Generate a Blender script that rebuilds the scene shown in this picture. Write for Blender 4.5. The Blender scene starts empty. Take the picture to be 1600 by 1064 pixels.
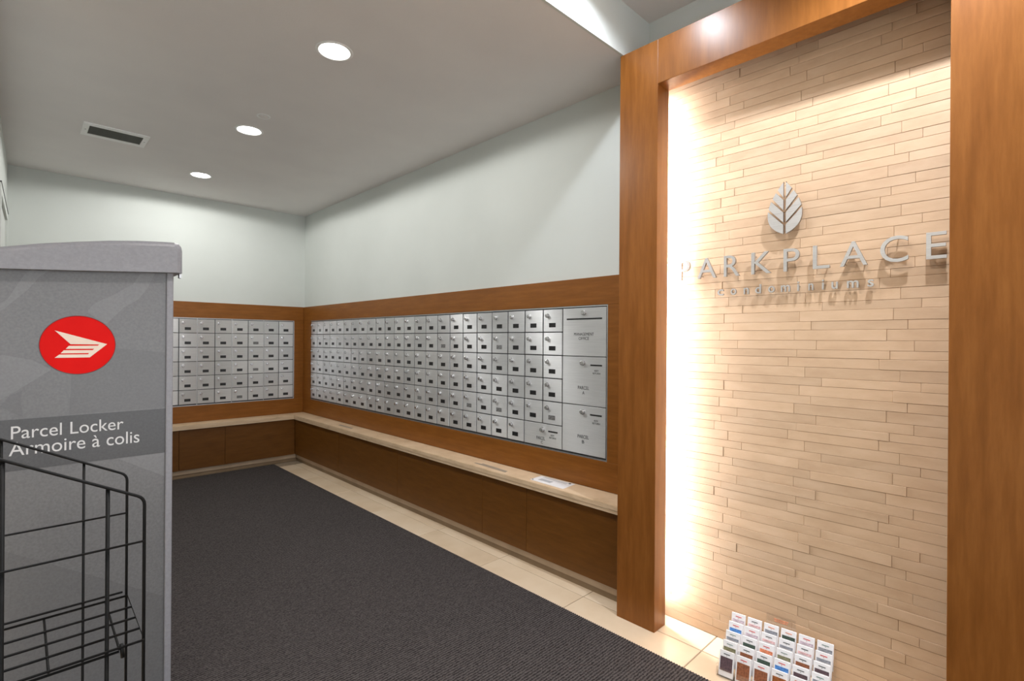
import bpy, bmesh, math, random
from mathutils import Matrix, Vector
random.seed(7)
S = bpy.context.scene
C = S.collection
PI = math.pi

# ------------------------------------------------------------------ camera
yaw, roll = 0.7723613, 0.006964
fw = Vector((math.sin(yaw), math.cos(yaw), 0)); r0 = Vector((math.cos(yaw), -math.sin(yaw), 0)); u0 = Vector((0, 0, 1))
r2 = r0*math.cos(roll)+u0*math.sin(roll); u2 = -r0*math.sin(roll)+u0*math.cos(roll)
cam = bpy.data.cameras.new('camera'); co = bpy.data.objects.new('camera', cam); C.objects.link(co)
cam.sensor_width = 36; cam.lens = 793.036/1600*36; cam.clip_start = 0.02
m = Matrix((r2, u2, -fw)).transposed().to_4x4(); m.translation = Vector((0, 0, 1.25)); co.matrix_world = m
S.camera = co

# ------------------------------------------------------------------ world, exposure, lights
w = bpy.data.worlds.new('world'); S.world = w; w.use_nodes = True
w.node_tree.nodes['Background'].inputs[0].default_value = (0.93, 0.96, 1, 1)
w.node_tree.nodes['Background'].inputs[1].default_value = 1.15
S.view_settings.view_transform = 'Standard'; S.view_settings.look = 'None'
S.view_settings.gamma = 1; S.view_settings.use_curve_mapping = False
S.view_settings.exposure = 0.95
P_NOOK = 19.0          # watts of each nook downlight
P_FOYER = 62.0         # foyer downlight by the portal, right
P_FOYER2 = 17.0        # foyer downlight by the portal, left
P_FOYER3 = 46.0        # foyer middle row
P_STRIP = 11.0
COOL = (1.0, 0.99, 0.965); WARM = (1.0, 0.955, 0.92)
def area(name, loc, rot, sx, sy, power, col, parent=None):
    l = bpy.data.lights.new(name, 'AREA'); l.shape = 'RECTANGLE'; l.size = sx; l.size_y = sy; l.energy = power; l.color = col
    o = bpy.data.objects.new(name, l); C.objects.link(o); o.location = loc; o.rotation_euler = rot
    if parent: o.parent = parent
    return o

# ------------------------------------------------------------------ materials
MATS = {}
def mat(name, col, rough=0.5, metal=0.0, spec=0.5):
    m = bpy.data.materials.new(name); m.use_nodes = True
    b = m.node_tree.nodes['Principled BSDF']
    b.inputs['Base Color'].default_value = (*col, 1); b.inputs['Roughness'].default_value = rough
    b.inputs['Metallic'].default_value = metal; b.inputs['Specular IOR Level'].default_value = spec
    MATS[name] = m; return m
def nz(m, scale=(1, 1, 1), nscale=5.0, detail=4, rough=0.5, cols=None, bump=0, bscale=None, coord='Object', rnd=0, dist=0.002):
    """procedural noise colour (ramp between cols) plus bump; rnd shifts the value per object"""
    nt = m.node_tree; N = nt.nodes; L = nt.links; b = N['Principled BSDF']
    tc = N.new('ShaderNodeTexCoord'); mp = N.new('ShaderNodeMapping'); mp.inputs['Scale'].default_value = scale
    L.new(tc.outputs[coord], mp.inputs['Vector'])
    n = N.new('ShaderNodeTexNoise'); n.inputs['Scale'].default_value = nscale; n.inputs['Detail'].default_value = detail
    n.inputs['Roughness'].default_value = rough
    vec = mp.outputs[0]
    if rnd:
        oi = N.new('ShaderNodeObjectInfo'); ad = N.new('ShaderNodeVectorMath'); ad.operation = 'ADD'
        mu = N.new('ShaderNodeMath'); mu.operation = 'MULTIPLY'; mu.inputs[1].default_value = 37.0
        L.new(oi.outputs['Random'], mu.inputs[0]); L.new(vec, ad.inputs[0]); L.new(mu.outputs[0], ad.inputs[1]); vec = ad.outputs[0]
    L.new(vec, n.inputs['Vector'])
    if cols:
        r = N.new('ShaderNodeValToRGB'); el = r.color_ramp.elements
        el[0].position = 0.3; el[0].color = (*cols[0], 1); el[1].position = 0.7; el[1].color = (*cols[-1], 1)
        for i, c in enumerate(cols[1:-1]):
            e = el.new(0.3+0.4*(i+1)/(len(cols)-1)); e.color = (*c, 1)
        L.new(n.outputs['Fac'], r.inputs[0]); out = r.outputs[0]
        if rnd:
            hs = N.new('ShaderNodeHueSaturation'); mr = N.new('ShaderNodeMapRange')
            mr.inputs[3].default_value = 1-rnd; mr.inputs[4].default_value = 1+rnd
            L.new(oi.outputs['Random'], mr.inputs[0]); L.new(mr.outputs[0], hs.inputs['Value']); L.new(out, hs.inputs['Color']); out = hs.outputs[0]
        L.new(out, b.inputs['Base Color'])
    if bump:
        n2 = n
        if bscale:
            n2 = N.new('ShaderNodeTexNoise'); n2.inputs['Scale'].default_value = bscale; n2.inputs['Detail'].default_value = 3
            L.new(vec, n2.inputs['Vector'])
        bp = N.new('ShaderNodeBump'); bp.inputs['Strength'].default_value = bump; bp.inputs['Distance'].default_value = dist
        L.new(n2.outputs['Fac'], bp.inputs['Height']); L.new(bp.outputs[0], b.inputs['Normal'])
    return m
nz(mat('wall_paint', (.7, .72, .7), .75), nscale=2, cols=[(.60, .63, .60), (.64, .67, .64)], bump=.15, bscale=220, dist=.001)
nz(mat('ceiling_paint', (.6, .57, .55), .85), nscale=3, cols=[(.74, .715, .70), (.78, .755, .735)], bump=.3, bscale=160, dist=.002)
nz(mat('wood_vertical', (.3, .12, .04), .33, 0, .3), scale=(9, 9, 1.0), nscale=4, detail=8, rough=.65,
   cols=[(.180, .060, .009), (.22, .076, .013), (.262, .097, .019)], bump=.05, bscale=60)
nz(mat('wood_horizontal', (.3, .12, .04), .36, 0, .3), scale=(1.0, 1.0, 9), nscale=4, detail=8, rough=.65,
   cols=[(.190, .064, .008), (.23, .080, .011), (.275, .101, .017)], bump=.05, bscale=60)
nz(mat('wood_cabinet', (.2, .08, .03), .42, 0, .3), scale=(1.0, 1.0, 7), nscale=5, detail=8, rough=.65,
   cols=[(.105, .038, .004), (.13, .048, .006), (.155, .059, .009)], bump=.05, bscale=60)
nz(mat('stone_tile', (.55, .4, .28), .7), scale=(1, 1, 3), nscale=6, detail=6, rough=.6,
   cols=[(.49, .325, .195), (.545, .37, .228), (.59, .41, .262)], bump=.25, bscale=120, rnd=.07, dist=.001)
nz(mat('stone_gap', (.36, .25, .16), .9), nscale=30, cols=[(.42, .29, .19), (.48, .34, .23)])
nz(mat('travertine', (.66, .52, .38), .4), scale=(1, 1, 4), nscale=7, detail=8, rough=.65,
   cols=[(.56, .40, .245), (.68, .50, .325), (.74, .56, .38)], bump=.05, bscale=80, rnd=.03)
nz(mat('floor_stone', (.70, .58, .44), .25), nscale=3, detail=6, rough=.5,
   cols=[(.64, .49, .335), (.72, .57, .405), (.77, .63, .465)], bump=.04, bscale=60, rnd=.03)
nz(mat('grout', (.42, .33, .24), .9), nscale=50, cols=[(.24, .18, .12), (.32, .25, .17)])
nz(mat('plinth_stone', (.3, .2, .1), .5), nscale=6, detail=7, cols=[(.22, .15, .085), (.30, .21, .125)])
nz(mat('skirting_stone', (.5, .38, .27), .45), nscale=6, detail=7, cols=[(.40, .29, .19), (.52, .39, .27)], bump=.05, bscale=60)
# brushed aluminium
mb = mat('brushed_metal', (.50, .50, .51), .40, .72); nz(mb, scale=(.6, 1, 60), nscale=14, detail=5, cols=[(.72, .73, .74), (.84, .85, .86)], bump=.08, rnd=.09, dist=.0006)
mb.node_tree.nodes['Principled BSDF'].inputs['Anisotropic'].default_value = 1.0
mb.node_tree.nodes['Principled BSDF'].inputs['Anisotropic Rotation'].default_value = .25
tg = mb.node_tree.nodes.new('ShaderNodeTangent'); tg.direction_type = 'RADIAL'; tg.axis = 'Z'
mb.node_tree.links.new(tg.outputs[0], mb.node_tree.nodes['Principled BSDF'].inputs['Tangent'])
nz(mat('metal_frame', (.46, .46, .47), .38, 1.0), scale=(1, 1, 40), nscale=10, cols=[(.6, .61, .62), (.68, .69, .70)])
nz(mat('metal_backing', (.2, .2, .2), .5, .6), nscale=10, cols=[(.07, .07, .075), (.10, .10, .105)])  # darkened to stand in for the shade in gaps between mailbox doors
nz(mat('metal_shadow_gap', (.09, .09, .09), .6), nscale=20, cols=[(.08, .08, .08), (.11, .11, .11)])
nz(mat('lock_metal', (.55, .55, .56), .25, 1.0), nscale=40, cols=[(.55, .55, .56), (.66, .66, .67)])
nz(mat('black_plate', (.012, .012, .013), .35), nscale=90, cols=[(.008, .008, .009), (.02, .02, .021)])
nz(mat('worn_plate', (.2, .2, .2), .5), nscale=160, detail=2, cols=[(.04, .04, .04), (.30, .30, .30)])
nz(mat('ink', (.03, .03, .035), .6), nscale=30, cols=[(.03, .03, .035), (.05, .05, .055)])
nz(mat('sign_metal', (.72, .70, .67), .38, .85), scale=(1, 1, 30), nscale=14, cols=[(.66, .64, .61), (.78, .76, .73)])
nz(mat('sign_side', (.40, .36, .32), .45, .7), nscale=20, cols=[(.34, .30, .26), (.44, .40, .36)])
# locker
nz(mat('locker_shell', (.38, .38, .40), .38), nscale=120, cols=[(.23, .23, .25), (.27, .27, .29)], bump=.15, dist=.0008)
nz(mat('locker_graphic', (.15, .15, .155), .22), nscale=160, cols=[(.135, .135, .138), (.165, .165, .168)])
nz(mat('graphic_light', (.20, .20, .2), .24), nscale=160, cols=[(.165, .165, .17), (.19, .19, .195)])
nz(mat('graphic_dark', (.12, .12, .12), .24), nscale=160, cols=[(.122, .122, .125), (.142, .142, .145)])
nz(mat('locker_band', (.07, .07, .072), .25), nscale=160, cols=[(.062, .062, .064), (.078, .078, .08)])
nz(mat('logo_red', (.72, .008, .006), .5, 0, .12), nscale=20, cols=[(.66, .004, .003), (.70, .006, .004)])
nz(mat('logo_rim', (.25, .01, .01), .4), nscale=20, cols=[(.22, .01, .01), (.28, .015, .015)])
nz(mat('logo_cream', (.80, .66, .55), .5), nscale=20, cols=[(.78, .64, .53), (.82, .68, .57)])
nz(mat('print_white', (.62, .62, .62), .5), nscale=20, cols=[(.60, .60, .60), (.65, .65, .65)])
nz(mat('black_wire', (.012, .012, .013), .5, 0, .15), nscale=60, cols=[(.004, .004, .004), (.008, .008, .008)])
nz(mat('white_plastic', (.7, .7, .68), .5), nscale=20, cols=[(.82, .83, .81), (.88, .88, .87)])
nz(mat('vent_dark', (.10, .105, .09), .6), nscale=20, cols=[(.24, .245, .215), (.30, .305, .28)])
nz(mat('reflector', (.85, .85, .85), .15, .9), nscale=20, cols=[(.82, .82, .82), (.88, .88, .88)])
nz(mat('paper', (.78, .76, .76), .7), nscale=30, cols=[(.75, .73, .73), (.80, .78, .78)])
nz(mat('print_grey', (.42, .42, .43), .7), nscale=60, cols=[(.38, .38, .39), (.48, .48, .49)])
nz(mat('strip_taupe', (.33, .27, .2), .5), nscale=60, cols=[(.30, .24, .18), (.36, .30, .23)])
for n, c in dict(card_red=(.62, .05, .05), card_black=(.05, .05, .055), card_green=(.17, .24, .22), card_orange=(.72, .24, .12),
                 card_blue=(.08, .24, .58), card_script=(.55, .45, .50), card_pink=(.66, .42, .42), card_grey=(.26, .27, .30),
                 card_olive=(.22, .21, .12), card_darkgreen=(.05, .08, .06), card_brown=(.26, .09, .04), card_night=(.10, .06, .07),
                 card_fire=(.30, .09, .02), card_navy=(.08, .08, .18)).items():
    nz(mat(n, c, .5), nscale=140, detail=3, cols=[tuple(x*.55 for x in c), tuple(min(1, x*1.35) for x in c)])
# clear acrylic
ma = bpy.data.materials.new('acrylic'); ma.use_nodes = True; MATS['acrylic'] = ma
nt = ma.node_tree; nt.nodes.clear()
o_ = nt.nodes.new('ShaderNodeOutputMaterial'); mx = nt.nodes.new('ShaderNodeMixShader'); tr = nt.nodes.new('ShaderNodeBsdfTransparent')
gl = nt.nodes.new('ShaderNodeBsdfGlossy'); gl.inputs['Roughness'].default_value = .08; tr.inputs[0].default_value = (.985, .985, .985, 1)
fr = nt.nodes.new('ShaderNodeFresnel'); fr.inputs[0].default_value = 1.45
mx.inputs[0].default_value = .07; nt.links.new(tr.outputs[0], mx.inputs[1]); nt.links.new(gl.outputs[0], mx.inputs[2]); nt.links.new(mx.outputs[0], o_.inputs[0])
# ribbed mat
mm = mat('mat_carpet', (.05, .045, .045), .95, spec=.15)
nt = mm.node_tree; N = nt.nodes; L = nt.links
tc = N.new('ShaderNodeTexCoord'); mp = N.new('ShaderNodeMapping'); L.new(tc.outputs['Object'], mp.inputs[0])
wv = N.new('ShaderNodeTexWave'); wv.inputs['Scale'].default_value = 26; wv.inputs['Distortion'].default_value = 2.5; wv.inputs['Detail'].default_value = 2
wv.bands_direction = 'Y'; wv.inputs['Detail Scale'].default_value = 3
ns = N.new('ShaderNodeTexNoise'); ns.inputs['Scale'].default_value = 170; ns.inputs['Detail'].default_value = 2
L.new(mp.outputs[0], wv.inputs[0]); L.new(mp.outputs[0], ns.inputs['Vector'])
ad = N.new('ShaderNodeMath'); ad.operation = 'MULTIPLY_ADD'; ad.inputs[1].default_value = .45
L.new(wv.outputs['Fac'], ad.inputs[0]); L.new(ns.outputs['Fac'], ad.inputs[2])
rp = N.new('ShaderNodeValToRGB'); rp.color_ramp.elements[0].position = .45; rp.color_ramp.elements[0].color = (.018, .015, .0145, 1)
rp.color_ramp.elements[1].position = .95; rp.color_ramp.elements[1].color = (.092, .080, .077, 1)
L.new(ad.outputs[0], rp.inputs[0]); L.new(rp.outputs[0], N['Principled BSDF'].inputs['Base Color'])
bp = N.new('ShaderNodeBump'); bp.inputs['Strength'].default_value = .8; bp.inputs['Distance'].default_value = .004
L.new(ad.outputs[0], bp.inputs['Height']); L.new(bp.outputs[0], N['Principled BSDF'].inputs['Normal'])
def emis(name, col, st):
    m = bpy.data.materials.new(name); m.use_nodes = True; b = m.node_tree.nodes['Principled BSDF']
    b.inputs['Emission Color'].default_value = (*col, 1); b.inputs['Emission Strength'].default_value = st
    b.inputs['Base Color'].default_value = (.8, .8, .8, 1); MATS[name] = m
emis('lamp_lens', (1, .98, .94), 9.0)
emis('led_strip', (1, .96, .92), 12.0)

# ------------------------------------------------------------------ helpers
def link(name, me, mt, parent=None, loc=(0, 0, 0), rot=None):
    o = bpy.data.objects.new(name, me); C.objects.link(o)
    if mt and not me.materials: me.materials.append(MATS[mt])
    o.location = loc
    if rot: o.rotation_euler = rot
    if parent: o.parent = parent
    return o
def tomesh(bm, name='mesh', smooth=False):
    bmesh.ops.recalc_face_normals(bm, faces=bm.faces[:])
    me = bpy.data.meshes.new(name); bm.to_mesh(me); bm.free()
    if smooth:
        for p in me.polygons: p.use_smooth = True
    return me
def bbox(bm, a, b, bev=0, seg=2):
    c = [(a[i]+b[i])/2 for i in range(3)]; s = [abs(b[i]-a[i]) for i in range(3)]
    r = bmesh.ops.create_cube(bm, size=1, matrix=Matrix.Translation(c) @ Matrix.Diagonal((*s, 1)))
    if bev:
        es = list({e for v in r['verts'] for e in v.link_edges})
        bmesh.ops.bevel(bm, geom=es, offset=bev, segments=seg, affect='EDGES', profile=.5)
def box(name, mt, a, b, parent=None, bev=0, org=None, rot=None, seg=2):
    """box given by two corners (in parent's frame); its origin is its lower centre"""
    org = org or ((a[0]+b[0])/2, (a[1]+b[1])/2, min(a[2], b[2]))
    bm = bmesh.new(); bbox(bm, [a[i]-org[i] for i in range(3)], [b[i]-org[i] for i in range(3)], bev, seg)
    return link(name, tomesh(bm, name), mt, parent, org, rot)
def boxes(name, mt, lst, parent=None, bev=0, loc=(0, 0, 0)):
    bm = bmesh.new()
    for a, b in lst: bbox(bm, a, b, bev)
    return link(name, tomesh(bm, name), mt, parent, loc)
def tag(o, label, cat, group=None):
    o['label'] = label; o['category'] = cat
    if group: o['group'] = group
    return o
def thing(name, label, cat, loc=(0, 0, 0), rz=0, group=None):
    o = bpy.data.objects.new(name, None); C.objects.link(o); o.location = loc; o.rotation_euler = (0, 0, rz)
    o.empty_display_size = .05
    return tag(o, label, cat, group)
def struct(o): o['kind'] = 'structure'; return o
def prism(pts, y0, y1, inset=0):
    """polygon in XZ extruded along Y (bm)"""
    bm = bmesh.new()
    f = [bm.verts.new((x, y0, z)) for x, z in pts]; k = [bm.verts.new((x, y1, z)) for x, z in pts]
    n = len(pts); bm.faces.new(f); bm.faces.new(k[::-1])
    for i in range(n): bm.faces.new((f[i], k[i], k[(i+1) % n], f[(i+1) % n]))
    return bm
def lathe(prof, n=32):
    bm = bmesh.new(); rings = []
    for r, z in prof:
        rings.append([bm.verts.new((r*math.cos(2*PI*i/n), r*math.sin(2*PI*i/n), z)) for i in range(n)] if r > 1e-6 else [bm.verts.new((0, 0, z))])
    for a, b in zip(rings, rings[1:]):
        for i in range(n):
            j = (i+1) % n
            if len(a) == 1: bm.faces.new((a[0], b[i], b[j]))
            elif len(b) == 1: bm.faces.new((a[i], b[0], a[j]))
            else: bm.faces.new((a[i], b[i], b[j], a[j]))
    return bm
def tube(bm, pts, r, n=8):
    pts = [Vector(p) for p in pts]; rings = []
    for i, p in enumerate(pts):
        d = (pts[min(i+1, len(pts)-1)]-pts[max(i-1, 0)]).normalized()
        a = d.orthogonal().normalized() if i == 0 else (pa - d*pa.dot(d)).normalized()
        pa = a; b = d.cross(a)
        rings.append([bm.verts.new(p+(a*math.cos(2*PI*k/n)+b*math.sin(2*PI*k/n))*r) for k in range(n)])
    for A, B in zip(rings, rings[1:]):
        for k in range(n): bm.faces.new((A[k], A[(k+1) % n], B[(k+1) % n], B[k]))
    bm.faces.new(rings[0][::-1]); bm.faces.new(rings[-1])
def curve_mesh(cu):
    o = bpy.data.objects.new('tmp', cu); C.objects.link(o); bpy.context.view_layer.update()
    dg = bpy.context.evaluated_depsgraph_get(); me = bpy.data.meshes.new_from_object(o.evaluated_get(dg))
    bpy.data.objects.remove(o); return me
def text_mesh(s, x0, x1, z0, z1, y, th, align='fit', offset=0.0, sp=1.0):
    """glyphs standing in XZ facing -Y, front at y, thickness th, fitted to the given box"""
    cu = bpy.data.curves.new('glyph', 'FONT'); cu.body = s; cu.size = 1; cu.extrude = .05; cu.offset = offset; cu.space_character = sp
    cu.resolution_u = 5
    me = curve_mesh(cu)
    xs = [v.co.x for v in me.vertices]; ys = [v.co.y for v in me.vertices]
    a0, a1, b0, b1 = min(xs), max(xs), min(ys), max(ys)
    for v in me.vertices:
        X = x0+(v.co.x-a0)/(a1-a0)*(x1-x0); Z = z0+(v.co.y-b0)/(b1-b0)*(z1-z0)
        Y = y+(0 if v.co.z > 0 else th)
        v.co = (X, Y, Z)
    me.materials.clear()
    return me
def plate_with_holes(name, mt, x0, x1, y0, y1, z0, z1, holes):
    cu = bpy.data.curves.new(name, 'CURVE'); cu.dimensions = '2D'; cu.fill_mode = 'BOTH'; cu.extrude = (z1-z0)/2
    def poly(pts):
        s = cu.splines.new('POLY'); s.points.add(len(pts)-1); s.use_cyclic_u = True
        for p, q in zip(s.points, pts): p.co = (*q, 0, 1)
    poly([(x0, y0), (x1, y0), (x1, y1), (x0, y1)])
    for hx, hy, r in holes: poly([(hx+r*math.cos(2*PI*i/32), hy+r*math.sin(2*PI*i/32)) for i in range(32)])
    me = curve_mesh(cu); me.materials.clear()
    return link(name, me, mt, None, (0, 0, (z0+z1)/2))

# ------------------------------------------------------------------ setting
ZC, ZU = 2.552, 2.79            # nook ceiling, foyer ceiling
XW = 2.185                      # mail wall plane
XS = 2.13                       # stone tile face
YB = 5.405                      # back wall plane
YP = 1.317                      # portal / bulkhead line
struct(box('wall_right', 'wall_paint', (XW, -2.7, 0), (XW+.1, YB+.1, ZU+.1)))
struct(box('wall_back', 'wall_paint', (-.3, YB, 0), (XW, YB+.1, ZC)))
# left wall of the nook, turned one degree
bm = bmesh.new(); ang = .0165
pl = [(-.06, YB), (-.06-.1, YB), (-.06-.1-ang*2.85, YB-2.85), (-.06-ang*2.85, YB-2.85)]
lo = [bm.verts.new((x, y, 0)) for x, y in pl]; hi = [bm.verts.new((x, y, ZC)) for x, y in pl]
bm.faces.new(lo); bm.faces.new(hi[::-1])
for i in range(4): bm.faces.new((lo[i], hi[i], hi[(i+1) % 4], lo[(i+1) % 4]))
struct(link('wall_left', tomesh(bm), 'wall_paint'))
struct(box('wall_return', 'wall_paint', (-1.9, 2.555, 0), (-.208, 2.655, ZC)))
struct(box('wall_foyer', 'wall_paint', (-2.0, -2.7, 0), (-1.9, 2.655, ZU+.1)))
# added, unseen: framed opening behind the camera that lets world light in as fill
struct(boxes('fill_opening', 'metal_frame', [((-1.9, -2.76, 0), (-1.82, -2.7, ZU)), ((.08, -2.76, 0), (.16, -2.7, ZU)), ((XW-.08, -2.76, 0), (XW, -2.7, ZU)), ((-1.82, -2.76, 2.2), (.08, -2.7, 2.28)), ((.16, -2.76, 2.2), (XW-.08, -2.7, 2.28))]))
RH = .070
NOOK = [(1.02, 2.21), (1.03, 3.425), (1.04, 4.64)]
FOY = [(1.62, .17, P_FOYER), (1.56, 1.07, P_FOYER2), (.75, .64, P_FOYER3), (-.6, .64, P_FOYER3*.6)]
struct(plate_with_holes('ceiling', 'ceiling_paint', -1.9, XW, YP, YB, ZC, ZC+.25, [(x, y, RH) for x, y in NOOK]))
struct(plate_with_holes('ceiling', 'ceiling_paint', -1.9, XW, -2.7, YP-.012, ZU, ZU+.12, [(x, y, RH) for x, y, p in FOY]))
struct(box('trim_1', 'wall_paint', (-1.9, YP-.012, ZC-.002), (XW, YP, ZU+.12)))       # white bulkhead face between the two ceilings

# floor: slab with separate stone tiles
fl = struct(box('floor', 'grout', (-2, -2.8, -.1), (XW+.1, YB+.1, -.0025), org=(0, 0, 0)))
tm = {}
def tile_mesh(w, d):
    k = (round(w, 3), round(d, 3))
    if k not in tm:
        bm = bmesh.new(); bbox(bm, (-w/2, -d/2, -.012), (w/2, d/2, 0), .0015, 1); me = tomesh(bm, 'floor_tile'); me.materials.append(MATS['floor_stone']); tm[k] = me
    return tm[k]
gx = [XW, 1.99]; 
while gx[-1] > -1.9: gx.append(gx[-1]-.6)
gy = [.93+.6*k for k in range(-6, 8)]
o = None
for a, b in zip(gx, gx[1:]):
    for c, d in zip(gy, gy[1:]):
        x0, x1 = max(b, -1.9), a; y0, y1 = max(c, -2.7), min(d, YB)
        if x1-x0 < .02 or y1-y0 < .02: continue
        t = link('floor_tile', tile_mesh(x1-x0-.0045, y1-y0-.0045), None, fl)
        t.location = ((x0+x1)/2, (y0+y1)/2, random.uniform(-.0004, 0)-0.0-(-.1)-.1)
# door in the left wall: only the top of its casing shows
def lw(y): return -.06-ang*(YB-y)
dr = struct(box('door_1', 'wall_paint', (0, 0, 0), (.012, .84, 2.03)))
dr.location = (lw(4.35)+.001, 4.35, 0.0); dr.rotation_euler = (0, 0, -ang)
tr1 = struct(boxes('trim_2', 'wall_paint', [((0, -.49, 0), (.018, -.42, 2.08)), ((0, .42, 0), (.018, .49, 2.08)), ((0, -.42, 2.03), (.018, .42, 2.08))]))
tr1.location = (lw(4.35)+.001, 4.35, 0); tr1.rotation_euler = (0, 0, -ang)
dk = struct(box('casing_shadow_line', 'metal_shadow_gap', (0, -.5, 2.08), (.021, .5, 2.086))); dk.location = (lw(4.35)+.011, 4.35, 2.08); dk.rotation_euler = (0, 0, -ang)  # dark strip painted as the shadow line along the casing top

# ------------------------------------------------------------------ stone feature wall
ws = struct(box('wall_stone', 'stone_gap', (XS+.011, -.02, 0), (XW-.001, YP-.02, 2.56), org=(XS, 0, 0)))
rows = [('a', .039, .889), ('b', .031, .833), ('c', .039, .908), ('d', .032, .869), ('e', .039, .926), ('f', .035, .851), ('g', .029, .917), ('h', .036, .947)]
PER = .2885; ST = {}
def stone_mesh(w, h):
    k = (round(w, 3), round(h, 3))
    if k not in ST:
        bm = bmesh.new(); W = w/2-.00025; H = h/2-.0003; e = .0007
        q = [[bm.verts.new((x, y*s1, z*s2)) for y, z in ((-1, -1), (1, -1), (1, 1), (-1, 1))] for x, s1, s2 in ((.0115, W, H), (.0012, W, H), (0, W-e, H-e))]
        for A, B in zip(q, q[1:]):
            for i in range(4): bm.faces.new((A[i], A[(i+1) % 4], B[(i+1) % 4], B[i]))
        bm.faces.new(q[2]); bm.faces.new(q[0][::-1]); me = tomesh(bm, 'stone_tile'); me.materials.append(MATS['stone_tile']); ST[k] = me
    return ST[k]
pieces = []
z = 1.158; i = 0
seq = []
zz = 1.158; k = 0
while zz > 0.0:
    n, h, j = rows[k % 8]; seq.append((zz-h, h, j)); zz -= h; k += 1
zz = 1.158; k = 7
while zz < 2.53:
    n, h, j = rows[k % 8]; seq.append((zz, h, j)); zz += h; k -= 1
for z0, h, j in seq:
    z1 = z0+h; z0 = max(z0, .001)
    if z1-z0 < .008: continue
    y = j % PER - PER
    while y < YP-.02:
        a, b = max(y, -.02), min(y+PER, YP-.02)
        if b-a > .01: pieces.append((a, b, z0, z1))
        y += PER
def vis(p):
    yc, zc = (p[0]+p[1])/2, (p[2]+p[3])/2
    inside = (p[1] > .17 and p[0] < 1.17 and zc < 2.34)
    return (0 if inside else 1, math.hypot(XS, yc, zc-1.25)/max(.05, p[1]-p[0])*.1)
pieces.sort(key=vis)
extra = bmesh.new()
for n, (a, b, z0, z1) in enumerate(pieces):
    off = random.choice((0, 0, 0, .0003, .0006, .0010))+random.uniform(0, .0002)
    if n < 300:
        link('stone_tile', stone_mesh(b-a, z1-z0), None, ws, (-off, (a+b)/2, (z0+z1)/2))
    else:
        bbox(extra, (-off, a+.0004, z0+.0005), (.0115, b-.0004, z1-.0005))
o = link('stone_tiles', tomesh(extra), 'stone_tile', ws); o['kind'] = 'stuff'

# ------------------------------------------------------------------ wooden portal
pt = thing('portal_frame', 'tall cherry wood portal frame around the beige stone wall', 'frame', (1.96, .65, 0))
X0, X1 = 0, .094
box('jamb', 'wood_vertical', (X0, 1.127-.65, 0), (X1, YP-.65, 2.546), pt, .0015)
box('jamb', 'wood_vertical', (X0, -.017-.65, 0), (X1, .173-.65, 2.546), pt, .0015)
box('header', 'wood_vertical', (X0, .173-.65, 2.356), (X1, 1.127-.65, 2.546), pt, .0015)
box('side_panel', 'wood_vertical', (X1, YP-.65-.016, 0), (XW-1.961, YP-.65, 2.546), pt)  # unseen closing panels, added so strip light cannot leak past the frame
box('side_panel', 'wood_vertical', (X1, -.017-.65, 0), (XW-1.961, -.003-.65, 2.546), pt)
box('top_panel', 'wood_vertical', (X1, -.003-.65, 2.530), (XW-1.961, YP-.65-.016, 2.546), pt)
ld = thing('led_strip_light', 'white LED strip light hidden behind the left jamb of the wooden portal', 'light', (2.056, 1.21, .1))
box('channel', 'metal_frame', (.0, -.008, 0), (.006, .008, 2.24), ld)
box('diffuser', 'led_strip', (.006, -.006, .002), (.010, .006, 2.238), ld)
sl = area('strip_glow', (.020, -.012, 1.12), (PI/2, 0, 0), .018, 2.22, P_STRIP, (.90, .94, 1), ld)
sl.rotation_euler = (PI/2, 0, -PI*5/6)

# ------------------------------------------------------------------ downlights
def downlight(x, y, zc, power, label, col, group, blend=.12, spot=176):
    t = thing('downlight', label, 'light', (x, y, zc), 0, group)
    link('trim_ring', tomesh(lathe([(.066, .004), (.0665, -.002), (.070, -.004), (.078, -.0035), (.0815, -.001), (.082, .001)]), smooth=True), 'white_plastic', t)
    link('reflector', tomesh(lathe([(.0665, .002), (.063, .03), (.055, .06), (.05, .075), (0, .076)]), smooth=True), 'reflector', t)
    link('lamp', tomesh(lathe([(0, -.006), (.022, -.004), (.040, .003), (.051, .014), (.054, .026), (.050, .06), (0, .062)]), smooth=True), 'lamp_lens', t)
    l = bpy.data.lights.new('lamp_light', 'SPOT'); l.energy = power; l.color = col; l.spot_size = math.radians(spot); l.spot_blend = blend; l.shadow_soft_size = .045 if zc < 2.6 else .028
    o = bpy.data.objects.new('lamp_light', l); C.objects.link(o); o.location = (0, 0, -.012); o.parent = t
    return t
g = 'round downlights in the low ceiling'
for (x, y), lb in zip(NOOK, ('round recessed downlight nearest the camera in the low grey ceiling', 'middle round recessed downlight beside the small ceiling disc', 'farthest round recessed downlight, nearest the back wall')):
    downlight(x, y, ZC, P_NOOK, lb, COOL, g)
for (x, y, p), lb in zip(FOY, ('round downlight in the high ceiling above the right portal jamb', 'round downlight in the high ceiling before the left portal jamb',
                               'round downlight in the middle of the high foyer ceiling', 'round downlight in the high foyer ceiling farthest from the portal')):
    downlight(x, y, ZU, p, lb, (.84, .90, 1) if x > 1 else WARM, 'round downlights in the high ceiling', blend=.5 if x > 1 else .9, spot=130 if y < .5 else 150)

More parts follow.
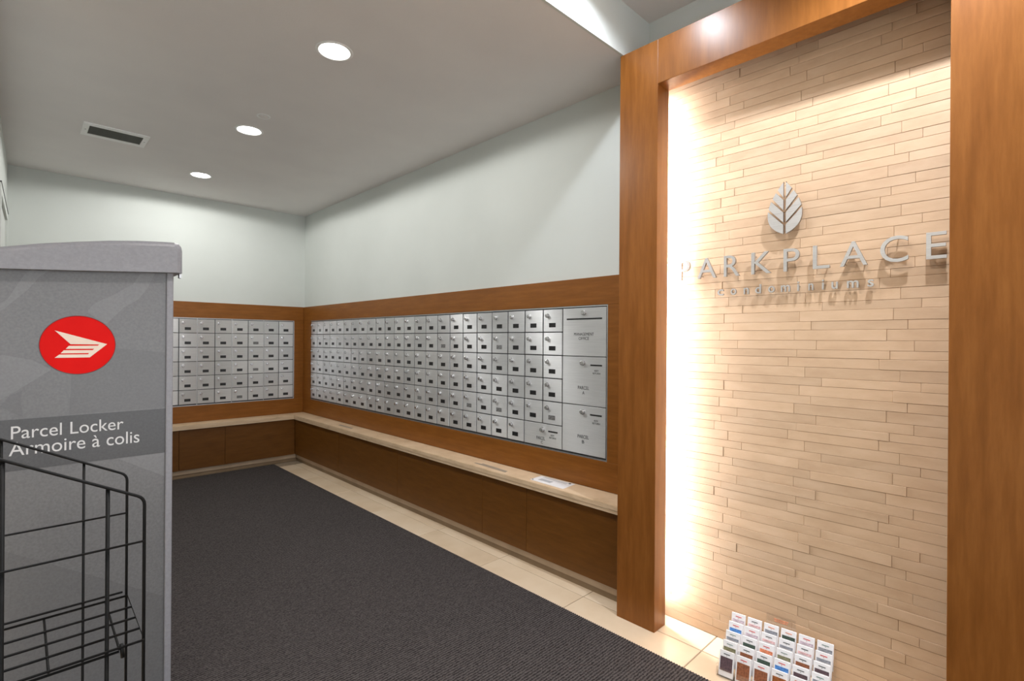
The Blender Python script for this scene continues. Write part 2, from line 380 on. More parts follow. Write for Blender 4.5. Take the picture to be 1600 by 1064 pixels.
# sprinkler cover disc, vent
t = thing('sprinkler_cover', 'small flat round white disc in the ceiling behind the middle downlight', 'cover', (1.025, 3.15, ZC))
link('cover_plate', tomesh(lathe([(.026, -.001), (.030, -.003), (.036, -.003), (.038, 0)]), smooth=True), 'white_plastic', t)
link('cap', tomesh(lathe([(0, -.005), (.022, -.005), (.024, -.001)])), 'ceiling_paint', t)
t = thing('ceiling_vent', 'rectangular white framed ceiling vent with dark louvre slats', 'vent', (.445, 4.115, ZC))
fx, fy, ix, iy = .165, .125, .135, .083
boxes('vent_frame', 'white_plastic', [((-fx, iy, -.006), (fx, fy, 0)), ((-fx, -fy, -.006), (fx, -iy, 0)), ((-fx, -iy, -.006), (-ix, iy, 0)), ((ix, -iy, -.006), (fx, iy, 0))], t)
box('backing', 'vent_dark', (-ix, -iy, -.001), (ix, iy, 0), t)
sm = None
for k in range(14):
    yy = -iy+.008+k*(2*iy-.016)/13
    if sm is None:
        bm = bmesh.new(); bbox(bm, (-ix, -.0035, -.0005), (ix, .0035, .0005)); sm = tomesh(bm); sm.materials.append(MATS['vent_dark'])
    s = link('slat', sm, None, t, (0, yy, -.0035)); s.rotation_euler = (math.radians(35), 0, 0)
for sx in (-1, 1):
    o = link('screw', tomesh(lathe([(0, -.008), (.003, -.0075), (.004, -.006)], 10)), 'vent_dark', t, (sx*.150, 0, 0))

# ------------------------------------------------------------------ mail wall joinery
wp = thing('wood_panelling', 'dark cherry wood panelling around the long right hand mailbox bank', 'panelling', (XW, 3.36, .478), -PI/2)
# local frame: X = -world y, Y = +world x, Z up  (viewer looks along +Y)
def lx(y): return 3.36-y
Z0 = .478
def wpb(name, y0, y1, z0, z1, f=.017, mt='wood_horizontal', th=None):
    return box(name, mt, (lx(y0), -f, z0-Z0), (lx(y1), 0, z1-Z0), wp, .0008, seg=1)
wpb('top_rail', YB-.001, YP+.001, 1.440, 1.586)
wpb('bottom_rail', YB-.001, YP+.001, Z0, .628)
wpb('corner_stile', YB-.001, 5.212, .6285, 1.4395)
wpb('stile', 1.522, YP+.001, .6285, 1.4395)
bp_ = thing('wood_panelling', 'dark cherry wood panelling around the mailbox bank on the back wall', 'panelling', (1.1, YB, Z0), 0)
def bpb(name, x0, x1, z0, z1, f=.017): return box(name, 'wood_horizontal', (x0-1.1, -f, z0-Z0), (x1-1.1, 0, z1-Z0), bp_, .0008, seg=1)
BX1 = 2.072; NB = 12; BX0 = BX1-.012-.1445*NB-.008
bpb('top_rail', lw(YB)+.004, XW-.018, 1.440, 1.586); bpb('bottom_rail', lw(YB)+.004, XW-.018, Z0, .628)
bpb('stile', BX1+.001, XW-.018, .6285, 1.4395); bpb('stile', lw(YB)+.004, BX0-.001, .6285, 1.4395)

# ---- mailbox banks
PW, PH = .1450, .1310
def door_mesh(w, h, d=.0065):
    bm = bmesh.new(); W = w/2; H = h/2; e = .0022; r = .0045
    # raised flange round a slightly sunk face
    q = []
    for y, s in ((0, 0), (-d+.0012, 0), (-d+.0004, .0004), (-d, .0014)):
        q.append([bm.verts.new((sx*(W-s), y, sz*(H-s))) for sx, sz in ((-1, -1), (1, -1), (1, 1), (-1, 1))])
    for A, B in zip(q, q[1:]):
        for i in range(4): bm.faces.new((A[i], A[(i+1) % 4], B[(i+1) % 4], B[i]))
    bm.faces.new(q[-1]); bm.faces.new(q[0][::-1])
    me = tomesh(bm, 'door'); me.materials.append(MATS['brushed_metal']); return me
DM = door_mesh(PW-.0064, PH-.0060)
bm = lathe([(0, .0125), (.0085, .0125), (.0105, .0115), (.0110, 0), (.0132, 0), (.0136, -.001)], 14)
bmesh.ops.rotate(bm, verts=bm.verts[:], cent=(0, 0, 0), matrix=Matrix.Rotation(PI/2, 3, 'X'))
bbox(bm, (-.0012, -.0131, -.0045), (.0012, -.0120, .0045))
LM = tomesh(bm, 'lock', False); LM.materials.append(MATS['lock_metal'])
bm = bmesh.new(); bbox(bm, (-.0245, -.0006, -.0125), (.0245, 0, .0125)); NM = tomesh(bm, 'name_window'); NM.materials.append(MATS['black_plate'])
NM2 = NM.copy(); NM2.materials.clear(); NM2.materials.append(MATS['worn_plate'])
# faint printed digits on the plate: tiny bars too small to read
def small_door(parent, cx, cz, worn=False):
    d = link('door', DM, None, parent, (cx, -.0015, cz))
    d.rotation_euler = (random.gauss(0, .004), random.gauss(0, .001), random.gauss(0, .009))
    link('lock', LM, None, d, (-.039, -.0066, .0285), (0, random.choice((0, 0, .3, .8, -.4)), 0))
    link('name_window', NM2 if worn else NM, None, d, (-.003, -.0066, -.0255))
    return d
MZ = .6445
rb = thing('mailbox_bank', 'long bank of brushed aluminium mailboxes set in the right hand wall', 'mailbox', (XW, 3.36, .629), -PI/2)
# backing frame
RY0, RY1 = 5.205, 1.524
box('frame', 'metal_backing', (lx(RY0), -.0085, 0), (lx(RY1), 0, .810), rb, .001, seg=1)
boxes('frame_lip', 'metal_frame', [((lx(RY0), -.0145, .804), (lx(RY1), -.0085, .810)), ((lx(RY0), -.0145, 0), (lx(RY1), -.0085, .0065)), ((lx(RY1)-.005, -.0145, .0065), (lx(RY1), -.0085, .804))], rb)
hold = bpy.data.objects.new
def back_shift(o): o.location.y -= .0085
c0 = 5.196
wornset = {(2, 5), (13, 4), (15, 1), (19, 1), (19, 4), (17, 4), (22, 4), (4, 1), (1, 0)}
NCOL = 23
ycol = [1.823+ (NCOL-k)*(5.198-1.823)/NCOL for k in range(NCOL+1)]
for c in range(NCOL):
    for r in range(6):
        if r == 5 and c >= 21: continue
        cx = lx((ycol[c]+ycol[c+1])/2); cz = (1.4295-PH*(r+.5))-.629
        back_shift(small_door(rb, cx, cz, (c, r) in wornset))
# dark strips painted as the shade in module joints
for c in range(0, NCOL, 2):
    if c: box('mullion', 'metal_shadow_gap', (lx(ycol[c+1])-.0010, -.0100, .008), (lx(ycol[c+1])+.0010, -.0085, .803), rb)
def slot(parent, x0, x1, z, y=-.0069, h=.008):
    return box('slot', 'black_plate', (x0, y-.0004, z-h/2), (x1, y+.0004, z+h/2), parent)
def big_door(cx, cz, w, h, texts, sl, lockp):
    me = door_mesh(w, h); d = link('parcel_door', me, None, rb, (cx, -.010, cz))
    lk = link('lock', LM, None, d, (lockp[0], -.0066, lockp[1])); lk.scale = (1.15, 1.1, 1.15)
    slot(d, *sl)
    for s, x0, x1, z0, z1 in texts:
        link('lettering', text_mesh(s, x0, x1, z0, z1, -.0071, .0006), 'ink', d)
    return d
LXC = lx((1.823+1.529)/2); LWID = .288
zA = 1.4295-.629
big_door(LXC, zA-.131, LWID, .2580, [('MANAGEMENT', -.066, .066, -.020, -.004), ('OFFICE', -.034, .034, -.043, -.027)], (-.118, .118, .070), (0, .1035))
kr = lambda x, z: [('KEY', x-.013, x+.013, z, z+.009), ('RETURN', x-.024, x+.024, z-.014, z-.005)]
big_door(LXC, zA-.393, LWID, .2580, [('PARCEL', -.037, .037, -.046, -.028), ('A', -.007, .007, -.072, -.055)]+kr(.085, .053), (.045, .120, .086), (-.005, .0965))
big_door(LXC, zA-.655, LWID, .2580, [('PARCEL', -.037, .037, -.046, -.028), ('B', -.007, .007, -.072, -.055)]+kr(.085, .053), (.045, .120, .086), (-.005, .0965))
yc = (ycol[21]+ycol[23])/2
big_door(lx(yc), 1.4295-PH*5.5-.629, ycol[21]-ycol[23]-.005, PH-.0044, [('PARCEL', -.045, .020, -.030, -.012), ('C', -.010, .004, -.052, -.036)]+kr(.078, .000), (.045, .115, .025), (.0, .0285))
# back wall bank
bb = thing('mailbox_bank', 'brushed aluminium mailbox bank on the back wall beside the parcel locker', 'mailbox', ((BX0+BX1)/2, YB, .629), 0)
bcx = (BX0+BX1)/2
box('frame', 'metal_backing', (BX0-bcx, -.0085, 0), (BX1-bcx, 0, .810), bb, .001, seg=1)
boxes('frame_lip', 'metal_frame', [((BX0-bcx, -.0145, .804), (BX1-bcx, -.0085, .810)), ((BX0-bcx, -.0145, 0), (BX1-bcx, -.0085, .0065)), ((BX1-bcx-.007, -.0145, .0065), (BX1-bcx, -.0085, .804))], bb)
for c in range(NB):
    for r in range(6):
        x = BX1-.009-.1455*(c+.5)
        back_shift(small_door(bb, x-bcx, (1.4295-PH*(r+.5))-.629, (c, r) in {(2, 3), (3, 5), (2, 1)}))
    if c % 2 == 0 and c: box('mullion', 'metal_frame', (BX1-.009-.1455*c-bcx-.0022, -.0125, .0065), (BX1-.009-.1455*c-bcx+.0022, -.0085, .804), bb)

# ---- stone ledge (L shaped)
YC, XC = 5.235, 2.012          # ledge front edges
lg = thing('stone_ledge', 'pale travertine ledge running in an L below both mailbox banks', 'ledge', (XC, YC, .436))
def poly_slab(name, pts, z0, z1, parent, bev=.002):
    bm = bmesh.new(); lo = [bm.verts.new((x, y, z0)) for x, y in pts]; hi = [bm.verts.new((x, y, z1)) for x, y in pts]
    n = len(pts); bm.faces.new(lo[::-1]); top = bm.faces.new(hi)
    for i in range(n): bm.faces.new((lo[i], lo[(i+1) % n], hi[(i+1) % n], hi[i]))
    if bev: bmesh.ops.bevel(bm, geom=list(top.edges), offset=bev, segments=2, affect='EDGES')
    return link(name, tomesh(bm), 'travertine', parent)
dx, dy = XC, YC
R = lambda l: [(x-dx, y-dy) for x, y in l]
poly_slab('slab', R([(XC, YP+.001), (XW-.018, YP+.001), (XW-.018, YB-.018), (XC, YC)]), .018, .042, lg)
poly_slab('slab', R([(lw(YB)+.004, YC), (XC, YC), (XW-.018, YB-.018), (lw(YB)+.004, YB-.018)]), .018, .042, lg)
poly_slab('edge_strip', R([(XC+.0025, YP+.001), (XC+.03, YP+.001), (XC+.03, YC+.03), (XC+.0025, YC+.0025)]), 0, .0178, lg, 0)
poly_slab('edge_strip', R([(lw(YB)+.004, YC+.0025), (XC+.0025, YC+.0025), (XC+.03, YC+.03), (lw(YB)+.004, YC+.03)]), 0, .0178, lg, 0)

# ---- bench cabinets under the ledge
XF, YF = 2.032, 5.255
cb = thing('bench_cabinet', 'low dark wood cabinet run under the ledge along the right wall', 'cabinet', (XF, 3.3, 0))
box('carcass', 'wood_cabinet', (.018, YP+.002-3.3, .078), (XW-XF-.002, YF-3.3, .4355), cb)
seams = [YP+.002, 1.962, 2.336, 3.30, 4.268, 5.253]
for a, b in zip(seams, seams[1:]):
    box('panel', 'wood_cabinet', (0, a-3.3+.0012, .076), (.0178, b-3.3-.0012, .4345), cb, .0008, seg=1)
box('skirting', 'skirting_stone', (.020, YP+.002-3.3, .034), (.034, YF-3.3+.015, .0755), cb, .001, seg=1)
box('plinth', 'plinth_stone', (.032, YP+.002-3.3, 0), (.046, YF-3.3+.03, .0335), cb)
cb2 = thing('bench_cabinet', 'low dark wood cabinet run under the ledge along the back wall', 'cabinet', (1.1, YF, 0))
box('carcass', 'wood_cabinet', (lw(YB)+.006-1.1, .018, .078), (XF-1.1+.017, YB-YF-.002, .4355), cb2)
seams = [lw(YB)+.006, .30, .665, 1.026, 1.393, XF-.001]
for a, b in zip(seams, seams[1:]):
    box('panel', 'wood_cabinet', (a-1.1+.0012, 0, .076), (b-1.1-.0012, .0178, .4345), cb2, .0008, seg=1)
box('skirting', 'skirting_stone', (lw(YB)+.006-1.1, .020, .034), (XF-1.1+.018, .034, .0755), cb2, .001, seg=1)
box('plinth', 'plinth_stone', (lw(YB)+.006-1.1, .032, 0), (XF-1.1+.03, .046, .0335), cb2)

# ---- things on the ledge
LZ = .4783
def flat(name, mt, pts, z, th, parent=None):
    cx = sum(p[0] for p in pts)/len(pts); cy = sum(p[1] for p in pts)/len(pts)
    bm = bmesh.new(); lo = [bm.verts.new((x-cx, y-cy, 0)) for x, y in pts]; hi = [bm.verts.new((x-cx, y-cy, th)) for x, y in pts]
    n = len(pts); bm.faces.new(lo[::-1]); bm.faces.new(hi)
    for i in range(n): bm.faces.new((lo[i], lo[(i+1) % n], hi[(i+1) % n], hi[i]))
    return link(name, tomesh(bm), mt, parent, (cx, cy, z))
pp = thing('paper_notice', 'white printed paper sheet lying on the stone ledge near the portal', 'paper', (2.098, 1.83, LZ))
o = flat('sheet', 'paper', [(-.052, .118), (-.060, -.125), (.056, -.115), (.050, .125)], 0, .0006, pp)
flat('printed_block', 'print_grey', [(-.025, .085), (-.028, -.005), (.005, -.005), (.008, .085)], .0006, .0002, pp)
for k in range(4): flat('printed_line', 'print_grey', [(.020+.007*k, .09), (.019+.007*k, -.08), (.022+.007*k, -.08), (.023+.007*k, .09)], .0006, .0002, pp)
flat('clip', 'ink', [(-.045, .112), (-.045, .104), (-.037, .104), (-.037, .112)], .0006, .0015, pp)
flat('clip', 'ink', [(.034, -.085), (.034, -.096), (.046, -.096), (.046, -.085)], .0006, .0015, pp)
s1 = flat('ledge_strip', 'strip_taupe', [(2.060, 2.448), (2.073, 2.450), (2.078, 2.40), (2.092, 2.40), (2.076, 2.160), (2.046, 2.150)], LZ, .0006)  # thin flat taupe shape laid on the ledge top
tag(s1, 'narrow taupe strip on the ledge left of the white paper', 'ledge_strip')
s2 = flat('ledge_strip', 'strip_taupe', [(2.068, 4.351), (2.096, 4.365), (2.094, 4.12), (2.066, 4.105)], LZ, .0006)
tag(s2, 'small taupe strip on the ledge near the room corner', 'ledge_strip')

# ------------------------------------------------------------------ entrance mat
bm = bmesh.new(); pts = []
mx0, mx1, my0, my1 = -.02, 1.825, -1.2, 5.236
n = int((my1-my0)/.011)
pts = [(mx0, my1), (mx0, my0)]
for k in range(n):
    y = my0+(my1-my0)*k/n; d = (my1-my0)/n
    pts += [(mx1-.0035, y), (mx1, y+.2*d), (mx1, y+.55*d), (mx1-.0035, y+.75*d)]
pts.append((mx1-.0035, my1))
lo = [bm.verts.new((x-.9, y-2, 0)) for x, y in pts]; hi = [bm.verts.new((x-.9, y-2, .009)) for x, y in pts]
bm.faces.new(lo[::-1]); bm.faces.new(hi)
for i in range(len(pts)): j = (i+1) % len(pts); bm.faces.new((lo[i], lo[j], hi[j], hi[i]))
mt_ = link('entrance_mat', tomesh(bm), 'mat_carpet', None, (.9, 2, 0)); tag(mt_, 'dark charcoal ribbed carpet mat covering most of the floor', 'mat')

# ------------------------------------------------------------------ parcel locker
YL = 2.0
lk = thing('parcel_locker', 'grey parcel locker with a red round logo and bilingual lettering', 'locker', (.13, YL, .009))
def L3(x): return x-.13
zb = -.009
box('body', 'locker_shell', (L3(-.105), .012, .06+zb), (L3(.368), .50, 1.475+zb), lk, .006)
box('base', 'locker_shell', (L3(-.09), .03, 0), (L3(.352), .48, .06+zb), lk)
# edge posts of the front frame
box('edge_post', 'locker_shell', (L3(.350), -.012, .06+zb), (L3(.370), .012, 1.468+zb), lk, .004)
box('edge_post', 'locker_shell', (L3(-.107), -.012, .06+zb), (L3(-.087), .012, 1.44+zb), lk, .004)
fp = box('front_panel', 'locker_graphic', (L3(-.087), -.004, .06+zb), (L3(.350), .012, 1.464+zb), lk)
fo = fp.location.copy()
def onpanel(name, mt, pts, y, th=.0004, bm_=None):
    b = prism([(L3(x)-fo.x, zv+zb-fo.z) for x, zv in pts], y-fo.y, y+th-fo.y); return link(name, tomesh(b), mt, fp)
PF = -.004
onpanel('printed_shape', 'graphic_light', [(.24, 1.346), (.195, 1.291), (.15, 1.327), (.165, 1.352), (.215, 1.385), (.262, 1.42), (.285, 1.462), (.32, 1.462), (.30, 1.41), (.275, 1.372)], PF-.0004)
onpanel('printed_shape', 'graphic_light', [(.071, 1.156), (.003, 1.102), (-.034, 1.075), (-.034, 1.057), (-.086, 1.03), (-.086, 1.17), (-.03, 1.20), (.03, 1.185)], PF-.0004)
onpanel('printed_shape', 'graphic_dark', [(.007, 1.071), (.010, 1.097), (-.015, 1.086), (-.034, 1.057), (.013, 1.022)], PF-.0008)
onpanel('printed_shape', 'graphic_dark', [(.214, 1.218), (.349, 1.203), (.349, 1.022), (.111, 1.022), (.116, 1.141)], PF-.0003)
onpanel('printed_shape', 'graphic_light', [(-.022, 1.353), (.012, 1.425), (.038, 1.455), (.078, 1.455), (.045, 1.425), (.021, 1.386), (-.026, 1.329), (-.06, 1.30), (-.06, 1.325)], PF-.0004)
onpanel('printed_shape', 'graphic_dark', [(-.086, .70), (-.032, .659), (.155, .533), (.349, .400), (.349, .08), (-.086, .08)], PF-.0003)
onpanel('printed_shape', 'graphic_light', [(.225, .873), (.349, .795), (.349, .873)], PF-.0004)
bd = box('name_band', 'locker_band', (L3(-.087), PF-.0014, .874+zb), (L3(.350), PF-.0001, 1.018+zb), lk)
bo = bd.location.copy()
for s, x0, x1, z0, z1 in (('Parcel Locker', -.012, .240, .963, .999), ('Armoire à colis', -.016, .281, .916, .954)):
    me = text_mesh(s, L3(x0)-bo.x, L3(x1)-bo.x, z0+zb-bo.z, z1+zb-bo.z, PF-.0022-bo.y, .0008); link('lettering', me, 'print_white', bd)
lg_ = prism([(.0868*math.cos(2*PI*i/64), .0868*math.sin(2*PI*i/64)) for i in range(64)], 0, .0012)
lo_ = link('logo', tomesh(lg_), 'logo_red', lk, (L3(.1315), PF-.0014, 1.2275+zb))
bm = bmesh.new()
tube(bm, [(.0868*math.cos(2*PI*i/64), -.0002, .0868*math.sin(2*PI*i/64)) for i in range(65)], .0009, 6)
link('logo_rim', tomesh(bm), 'logo_rim', lo_)
W = [(0.077, 1.271), (0.197, 1.231), (0.156, 1.191), (0.077, 1.191), (0.087, 1.2005), (0.152, 1.2005), (0.1545, 1.204), (0.090, 1.204), (0.097, 1.213), (0.163, 1.213), (0.166, 1.217), (0.101, 1.217), (0.108, 1.226), (0.175, 1.2265), (0.178, 1.230), (0.112, 1.231)]
k = 1.985/1.98
link('logo_wing', tomesh(prism([((x-.1305)*k, (z-1.2295)*k+.001) for x, z in W], -.0008, 0)), 'logo_cream', lo_)
# cap: rounded moulded lid, lower at the left
cb_t = [(-.125, 1.474), (-.036, 1.497), (.042, 1.517), (.126, 1.534), (.20, 1.5475), (.27, 1.557), (.335, 1.563), (.368, 1.565), (.381, 1.562), (.388, 1.553), (.391, 1.540)]
cb_b = [(.3915, 1.4655), (.36, 1.4645), (.126, 1.4475), (-.036, 1.437), (-.125, 1.431)]
prof = [(L3(x), z+zb) for x, z in cb_t+cb_b]
bm = bmesh.new(); rings = []
def shrink(pr, d):
    top = len(cb_t); out = []
    for i, (x, z) in enumerate(pr):
        if i < top: out.append((x-(d if x > L3(.37) else 0)*1.0, z-d))
        else: out.append((x-(d if x > L3(.37) else 0), z))
    return out
for y, d in ((-.037, .016), (-.035, .009), (-.030, .003), (-.022, 0), (.49, 0), (.51, .004), (.52, .012), (.524, .03)):
    rings.append([bm.verts.new((x, y, z)) for x, z in shrink(prof, d)])
for A, B in zip(rings, rings[1:]):
    for i in range(len(A)): j = (i+1) % len(A); bm.faces.new((A[i], A[j], B[j], B[i]))
bm.faces.new(rings[0][::-1]); bm.faces.new(rings[-1])
link('cap', tomesh(bm, smooth=False), 'locker_shell', lk)
box('cap_lip', 'metal_shadow_gap', (L3(-.105), -.016, 1.4265+zb), (L3(.372), -.012, 1.4295+zb), lk) if False else None
box('latch', 'metal_frame', (L3(.388), .0, 1.452+zb), (L3(.394), .02, 1.478+zb), lk)

# ------------------------------------------------------------------ black wire literature rack
wr = thing('wire_rack', 'black wire display rack with slanted top standing before the parcel locker', 'rack', (-.18, 1.2, .009))
def rk(x, y, z): return (x+.18, y-1.2, z-.009)
def wire(name, pts, r, parent=wr):
    bm = bmesh.new(); tube(bm, [rk(*p) for p in pts], r, 8); return link(name, tomesh(bm, smooth=True), 'black_wire', parent)
def bend(a, b, c, r=.012):
    a, b, c = Vector(a), Vector(b), Vector(c); p = b+(a-b).normalized()*r; q = b+(c-b).normalized()*r
    return [tuple(p*(1-t)**2+b*2*t*(1-t)+q*t*t) for t in (0, .25, .5, .75, 1)]
XR, XL = .163, -.523
for y, r in ((1.1, .0026), (1.3, .0024)):
    zr = .966 if y < 1.2 else .968
    A = (XL, y, .009+.003); B = (XL, y, zr); Cc = (-.18, y, 1.149); D = (XR, y, zr); E_ = (XR, y, .012)
    wire('outer_frame', [A]+bend(A, B, Cc)+bend(B, Cc, D)+bend(Cc, D, E_)+[E_], r)
    for x in ((.112, -.016, -.18, -.344, -.472) if y < 1.2 else (.095, -.02, -.18, -.34, -.455)):
        zt = 1.149-abs(x+.18)*(1.149-zr)/(XR+.18)
        wire('upright', [(x, y+.003, .012), (x, y+.003, zt)], (.0034 if abs(x+.016) < .001 else .0030) if y < 1.2 else .0022)
    wire('cross_wire', [(XL, y-.003, .8905), (XR, y-.003, .8905)], .0019)
for zs in (.722, .45, .17):
    sh = thing  # shelves are parts of the rack
    s = bpy.data.objects.new('shelf', None)
    frame = [(XL+.004, 1.095, zs-.006), (XR, 1.095, zs-.006), (XR, 1.285, zs+.003), (XL+.004, 1.285, zs+.003), (XL+.004, 1.095, zs-.006)]
    sf = wire('shelf', frame, .0022)
    for k, y in enumerate((1.14, 1.185, 1.232)):
        bm = bmesh.new(); tube(bm, [rk(XL+.004, y, zs-.006+.009*(y-1.095)/.19), rk(XR, y, zs-.006+.009*(y-1.095)/.19)], .0022, 8); link('shelf_wire', tomesh(bm, smooth=True), 'black_wire', sf)
    for x in (.128, .038, -.08, -.18, -.28, -.398, -.488):
        bm = bmesh.new(); tube(bm, [rk(x, 1.095, zs-.008), rk(x, 1.285, zs+.001), ], .0019, 8); link('shelf_wire', tomesh(bm, smooth=True), 'black_wire', sf)
    bm = bmesh.new(); tube(bm, [rk(XL, 1.302, zs+.006), rk(XR-.006, 1.302, zs+.006)], .0022, 8); link('shelf_wire', tomesh(bm, smooth=True), 'black_wire', sf)
    bm = bmesh.new(); tube(bm, [rk(XL, 1.097, zs-.013), rk(.128, 1.097, zs-.013)], .0022, 8); link('shelf_wire', tomesh(bm, smooth=True), 'black_wire', sf)
    bm = bmesh.new(); tube(bm, [rk(.131, 1.097, zs-.001), rk(.133, 1.094, zs-.024)], .003, 8); link('hook', tomesh(bm, smooth=True), 'black_wire', sf)

# ------------------------------------------------------------------ sign on the stone wall
def mount(o, x, w, zc, front, pins):
    for px, pz in pins:
        bm = lathe([(.0022, 0), (.0022, front-.010), ], 8)
        bmesh.ops.rotate(bm, verts=bm.verts[:], cent=(0, 0, 0), matrix=Matrix.Rotation(-PI/2, 3, 'X'))
        link('pin', tomesh(bm), 'sign_side', o, (px, -(front-.010)+0, pz)) if False else None
def letter(ch, ya, yb, z0, z1, front, th, off, label, group, pin):
    yc = (ya+yb)/2; w = abs(ya-yb)
    t = thing('sign_letter', label, 'letter', (XS-.002, yc, z0), -PI/2, group)
    me = text_mesh(ch, -w/2, w/2, 0, z1-z0, -front, th, offset=off)
    me.materials.append(MATS['sign_metal']); me.materials.append(MATS['sign_side'])
    for p in me.polygons:
        if abs(p.normal.y) < .5: p.material_index = 1
    link('face', me, None, t)
    for px, pz in pin:
        px, pz = px*w, pz*(z1-z0)
        bm = bmesh.new(); tube(bm, [(px, -front+th, pz), (px, .002, pz)], .0018, 8); link('pin', tomesh(bm), 'sign_side', t)
ordl = ['first', 'second', 'third', 'fourth', 'fifth', 'sixth', 'seventh', 'eighth', 'last', 'tenth', 'eleventh', 'last']
BIG = [('P', 1.094, 1.046, [(-.38, .2), (-.38, .8)]), ('A', 1.012, .930, [(-.36, .12), (.36, .12)]), ('R', .897, .834, [(-.38, .15), (-.38, .85)]), ('K', .787, .713, [(-.4, .15), (-.4, .85)]),
       ('P', .668, .613, [(-.4, .15), (-.4, .85)]), ('L', .568, .514, [(-.4, .85), (.25, .06)]), ('A', .482, .400, [(-.36, .12), (.36, .12)]), ('C', .364, .288, [(-.43, .5), (.1, .95)]), ('E', .242, .191, [(-.38, .15), (-.38, .85)])]
for i, (ch, a, b, pins) in enumerate(BIG):
    letter(ch, a, b, 1.521, 1.6065 + (.002 if ch == 'C' else 0), .030, .012, -.002,
           'raised brushed metal capital %s, %s letter of the large word on the stone wall' % (ch, ordl[i]), 'large metal capitals of the sign', pins)
def uy(u):   # letter x extents measured along the wall
    T = [(1121, .930), (1142, .874), (1161, .825), (1181, .775), (1201, .726), (1221, .680), (1245, .626), (1264, .584), (1283, .544), (1301, .508), (1324, .462), (1342, .427), (1356, .401), (1367, .381)]
    for (a, b), (c, d) in zip(T, T[1:]):
        if u <= c: return b+(d-b)*(u-a)/(c-a)
SM = [('c', 1122, 1131.5), ('o', 1142.5, 1151.5), ('n', 1163, 1171), ('d', 1181, 1190), ('o', 1201, 1211.5), ('m', 1221, 1235.5), ('i', 1246.5, 1249.5), ('n', 1263.7, 1271.5), ('i', 1284.8, 1288), ('u', 1300, 1310), ('m', 1324, 1342), ('s', 1356, 1366)]
for i, (ch, a, b) in enumerate(SM):
    h = .0255 if ch not in 'di' else .036
    letter(ch, uy(a), uy(b), 1.4445, 1.4445+h, .020, .008, .012,
           'small raised metal letter %s, %s letter of the lower word on the sign' % (ch, ordl[i] if i != 8 else 'ninth'), 'small metal letters of the sign', [(0 if ch in 'i' else -.38, .35 if ch in 'd' else .5)])
# leaf emblem
lf = thing('leaf_emblem', 'brushed metal leaf emblem of eight raised blades above the metal lettering', 'emblem', (XS-.002, .6655, 1.666), -PI/2)
WT = [(0, .0), (.04, .16), (.1, .30), (.2, .53), (.35, .80), (.5, .96), (.6, 1.0), (.7, .985), (.8, .88), (.88, .70), (.95, .42), (1, .10)]
def wid(t):
    for (a, b), (c, d) in zip(WT, WT[1:]):
        if t <= c: return b+(d-b)*(t-a)/(c-a)
    return .1
HW, HH = .061, .199
gaps = [(.145, .300), (.300, .545), (.490, .780)]     # (outer t, inner t) of the top edge of every gap
gt = .048
def seg_poly(sd, top, bot):
    s0 = .075; pts = []
    to, ti = top; bo_, bi = bot
    pts.append((s0, ti))
    N_ = 10
    for q in range(N_+1):
        t = to+(bo_-to)*q/N_; pts.append((max(wid(t), s0), t))
    pts.append((s0, bi))
    return [(sd*s*HW, (1-t)*HH) for s, t in pts]
for sd in (-1, 1):
    tops = [(0.0, 0.0)]+[(o_+gt, i_+gt) for o_, i_ in gaps]; bots = [(o_, i_) for o_, i_ in gaps]+[(1.0, 1.0)]
    for tp, bt in zip(tops, bots):
        me = tomesh(prism(seg_poly(sd, tp, bt), -.030, -.018)); me.materials.append(MATS['sign_metal']); me.materials.append(MATS['sign_side'])
        for p in me.polygons:
            if abs(p.normal.y) < .5: p.material_index = 1
        b_ = link('blade', me, None, lf)
        cz = (1-(tp[1]+bt[1]+tp[0]+bt[0])/4)*HH
        bm = bmesh.new(); tube(bm, [(sd*.014, -.018, cz), (sd*.014, .002, cz)], .0018, 8); link('pin', tomesh(bm), 'sign_side', b_)

# ------------------------------------------------------------------ card rack on the floor
ra = -PI/2-math.radians(-6.4)
ra = -PI/2+math.radians(6.4)
cr = thing('card_holder', 'clear acrylic tiered card holder leaning by the stone wall on the floor', 'holder', (1.998, .655, 0), ra)
# local: X to the viewer's right, -Y to the viewer
HWD = .180; yf, yb = -.100, .092
NT = 5
TX = [yf+.008+k*.0375 for k in range(NT)]; TZ = [.005+k*.0195 for k in range(NT)]
lean = .022/.088
box('base', 'acrylic', (-HWD, yf, 0), (HWD, yb, .003), cr)
for sx in (-1, 1):
    pl_ = [(yf, .003), (yb, .003), (yb, .160), (yb-.012, .160)]+[(yf+.004, .045)]
    bm = bmesh.new(); x0 = sx*HWD; x1 = sx*(HWD-.003)
    a_ = [bm.verts.new((x0, y, z)) for y, z in pl_]; b_ = [bm.verts.new((x1, y, z)) for y, z in pl_]
    bm.faces.new(a_); bm.faces.new(b_[::-1])
    for i in range(len(pl_)): j = (i+1) % len(pl_); bm.faces.new((a_[i], a_[j], b_[j], b_[i]))
    link('side_panel', tomesh(bm), 'acrylic', cr)
for k in range(NT):
    if k == 0: box('tier_shelf', 'acrylic', (-HWD+.003, TX[k]-.004, TZ[k]-.0015), (HWD-.003, TX[k]+.034, TZ[k]), cr)
    box('tier_lip', 'acrylic', (-HWD+.003, TX[k]-.006, TZ[k]), (HWD-.003, TX[k]-.0045, TZ[k]+(.022 if k else .03)), cr)
hp = box('header_plate', 'acrylic', (-.05, yb-.001, .06), (.05, yb+.001, .205), cr)
for k in range(2):
    box('printed_line', 'card_orange', (-.024+.002*k, -.0022, .128-.007*k), (.026-.004*k, -.0012, .131-.007*k), hp)
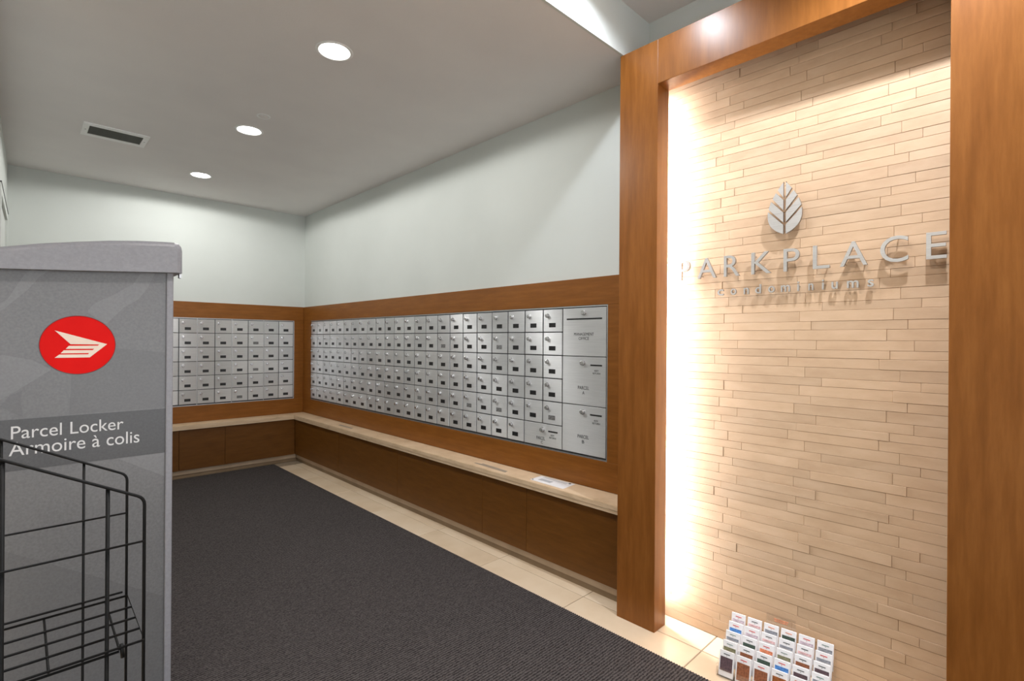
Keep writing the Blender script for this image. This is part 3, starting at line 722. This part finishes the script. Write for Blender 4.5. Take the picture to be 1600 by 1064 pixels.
CARDS = [  # top tier first: (bar colour, picture colour, picture height)
    [('red', 'script', .010), ('black', 'pink', .008), ('orange', 'grey', .012), ('orange', 'darkgreen', .014), ('red', 'script', .010), ('green', 'grey', .012)],
    [('red', 'blue', .013), ('red', 'script', .010), ('black', 'pink', .008), ('black', 'grey', .009), ('black', 'pink', .008), ('red', 'grey', .010)],
    [('green', 'grey', .010), ('black', 'darkgreen', .012), ('red', 'orange', .012), ('green', 'olive', .012), ('black', 'brown', .012), ('black', 'night', .012)],
    [('green', 'olive', .014), ('black', 'brown', .012), ('black', 'darkgreen', .014), ('red', 'blue', .014), ('black', 'night', .013), ('green', 'grey', .011)],
    [('black', 'night', .048), ('red', 'brown', .060), ('red', 'brown', .040), ('black', 'fire', .050), ('orange', 'navy', .045), ('green', 'grey', .040)]]
names_t = ['top', 'second', 'middle', 'fourth', 'front']; names_c = ['first', 'second', 'third', 'fourth', 'fifth', 'sixth']
CP = .0592; CWd, CHt = .0515, .088
bm = bmesh.new(); bbox(bm, (-CWd/2, 0, 0), (CWd/2, .006, CHt), .0006, 1); CM = tomesh(bm); CM.materials.append(MATS['paper'])
pw = {'script': 'mauve script', 'pink': 'pale pink print', 'grey': 'grey picture', 'darkgreen': 'dark green strip', 'blue': 'bright blue strip', 'orange': 'orange picture', 'olive': 'olive strip',
      'brown': 'brown photo', 'night': 'dark photo', 'fire': 'dark photo with orange glow', 'navy': 'navy picture'}
tilt = -math.atan(lean)
mr = Matrix.Rotation(ra, 3, 'Z')
for t_ in range(5):
    kk = NT-1-t_
    for c_ in range(6):
        bar, pic, ph = CARDS[t_][c_]
        p = mr @ Vector(((c_-2.5)*CP, TX[kk], TZ[kk]+.0005)) + Vector((1.998, .655, 0))
        cd = thing('card_stack', 'cards with %s bar and %s, %s from left in %s tier' % (bar, pw[pic], names_c[c_], names_t[t_]), 'card', p, ra, 'cards in the acrylic holder')
        cd.rotation_euler = (tilt, 0, ra); cd.rotation_mode = 'XYZ'
        link('card', CM, None, cd)
        box('printed_bar', 'card_'+bar, (-.011, -.0008, CHt-.0125), (.011, 0, CHt-.0100), cd)
        box('printed_dot', 'card_'+bar, (-.001, -.0008, CHt-.0170), (.001, 0, CHt-.0150), cd)
        zt_ = CHt-.0215
        box('printed_picture', 'card_'+pic, (-.0215, -.0008, zt_-ph), (.0215, 0, zt_), cd)
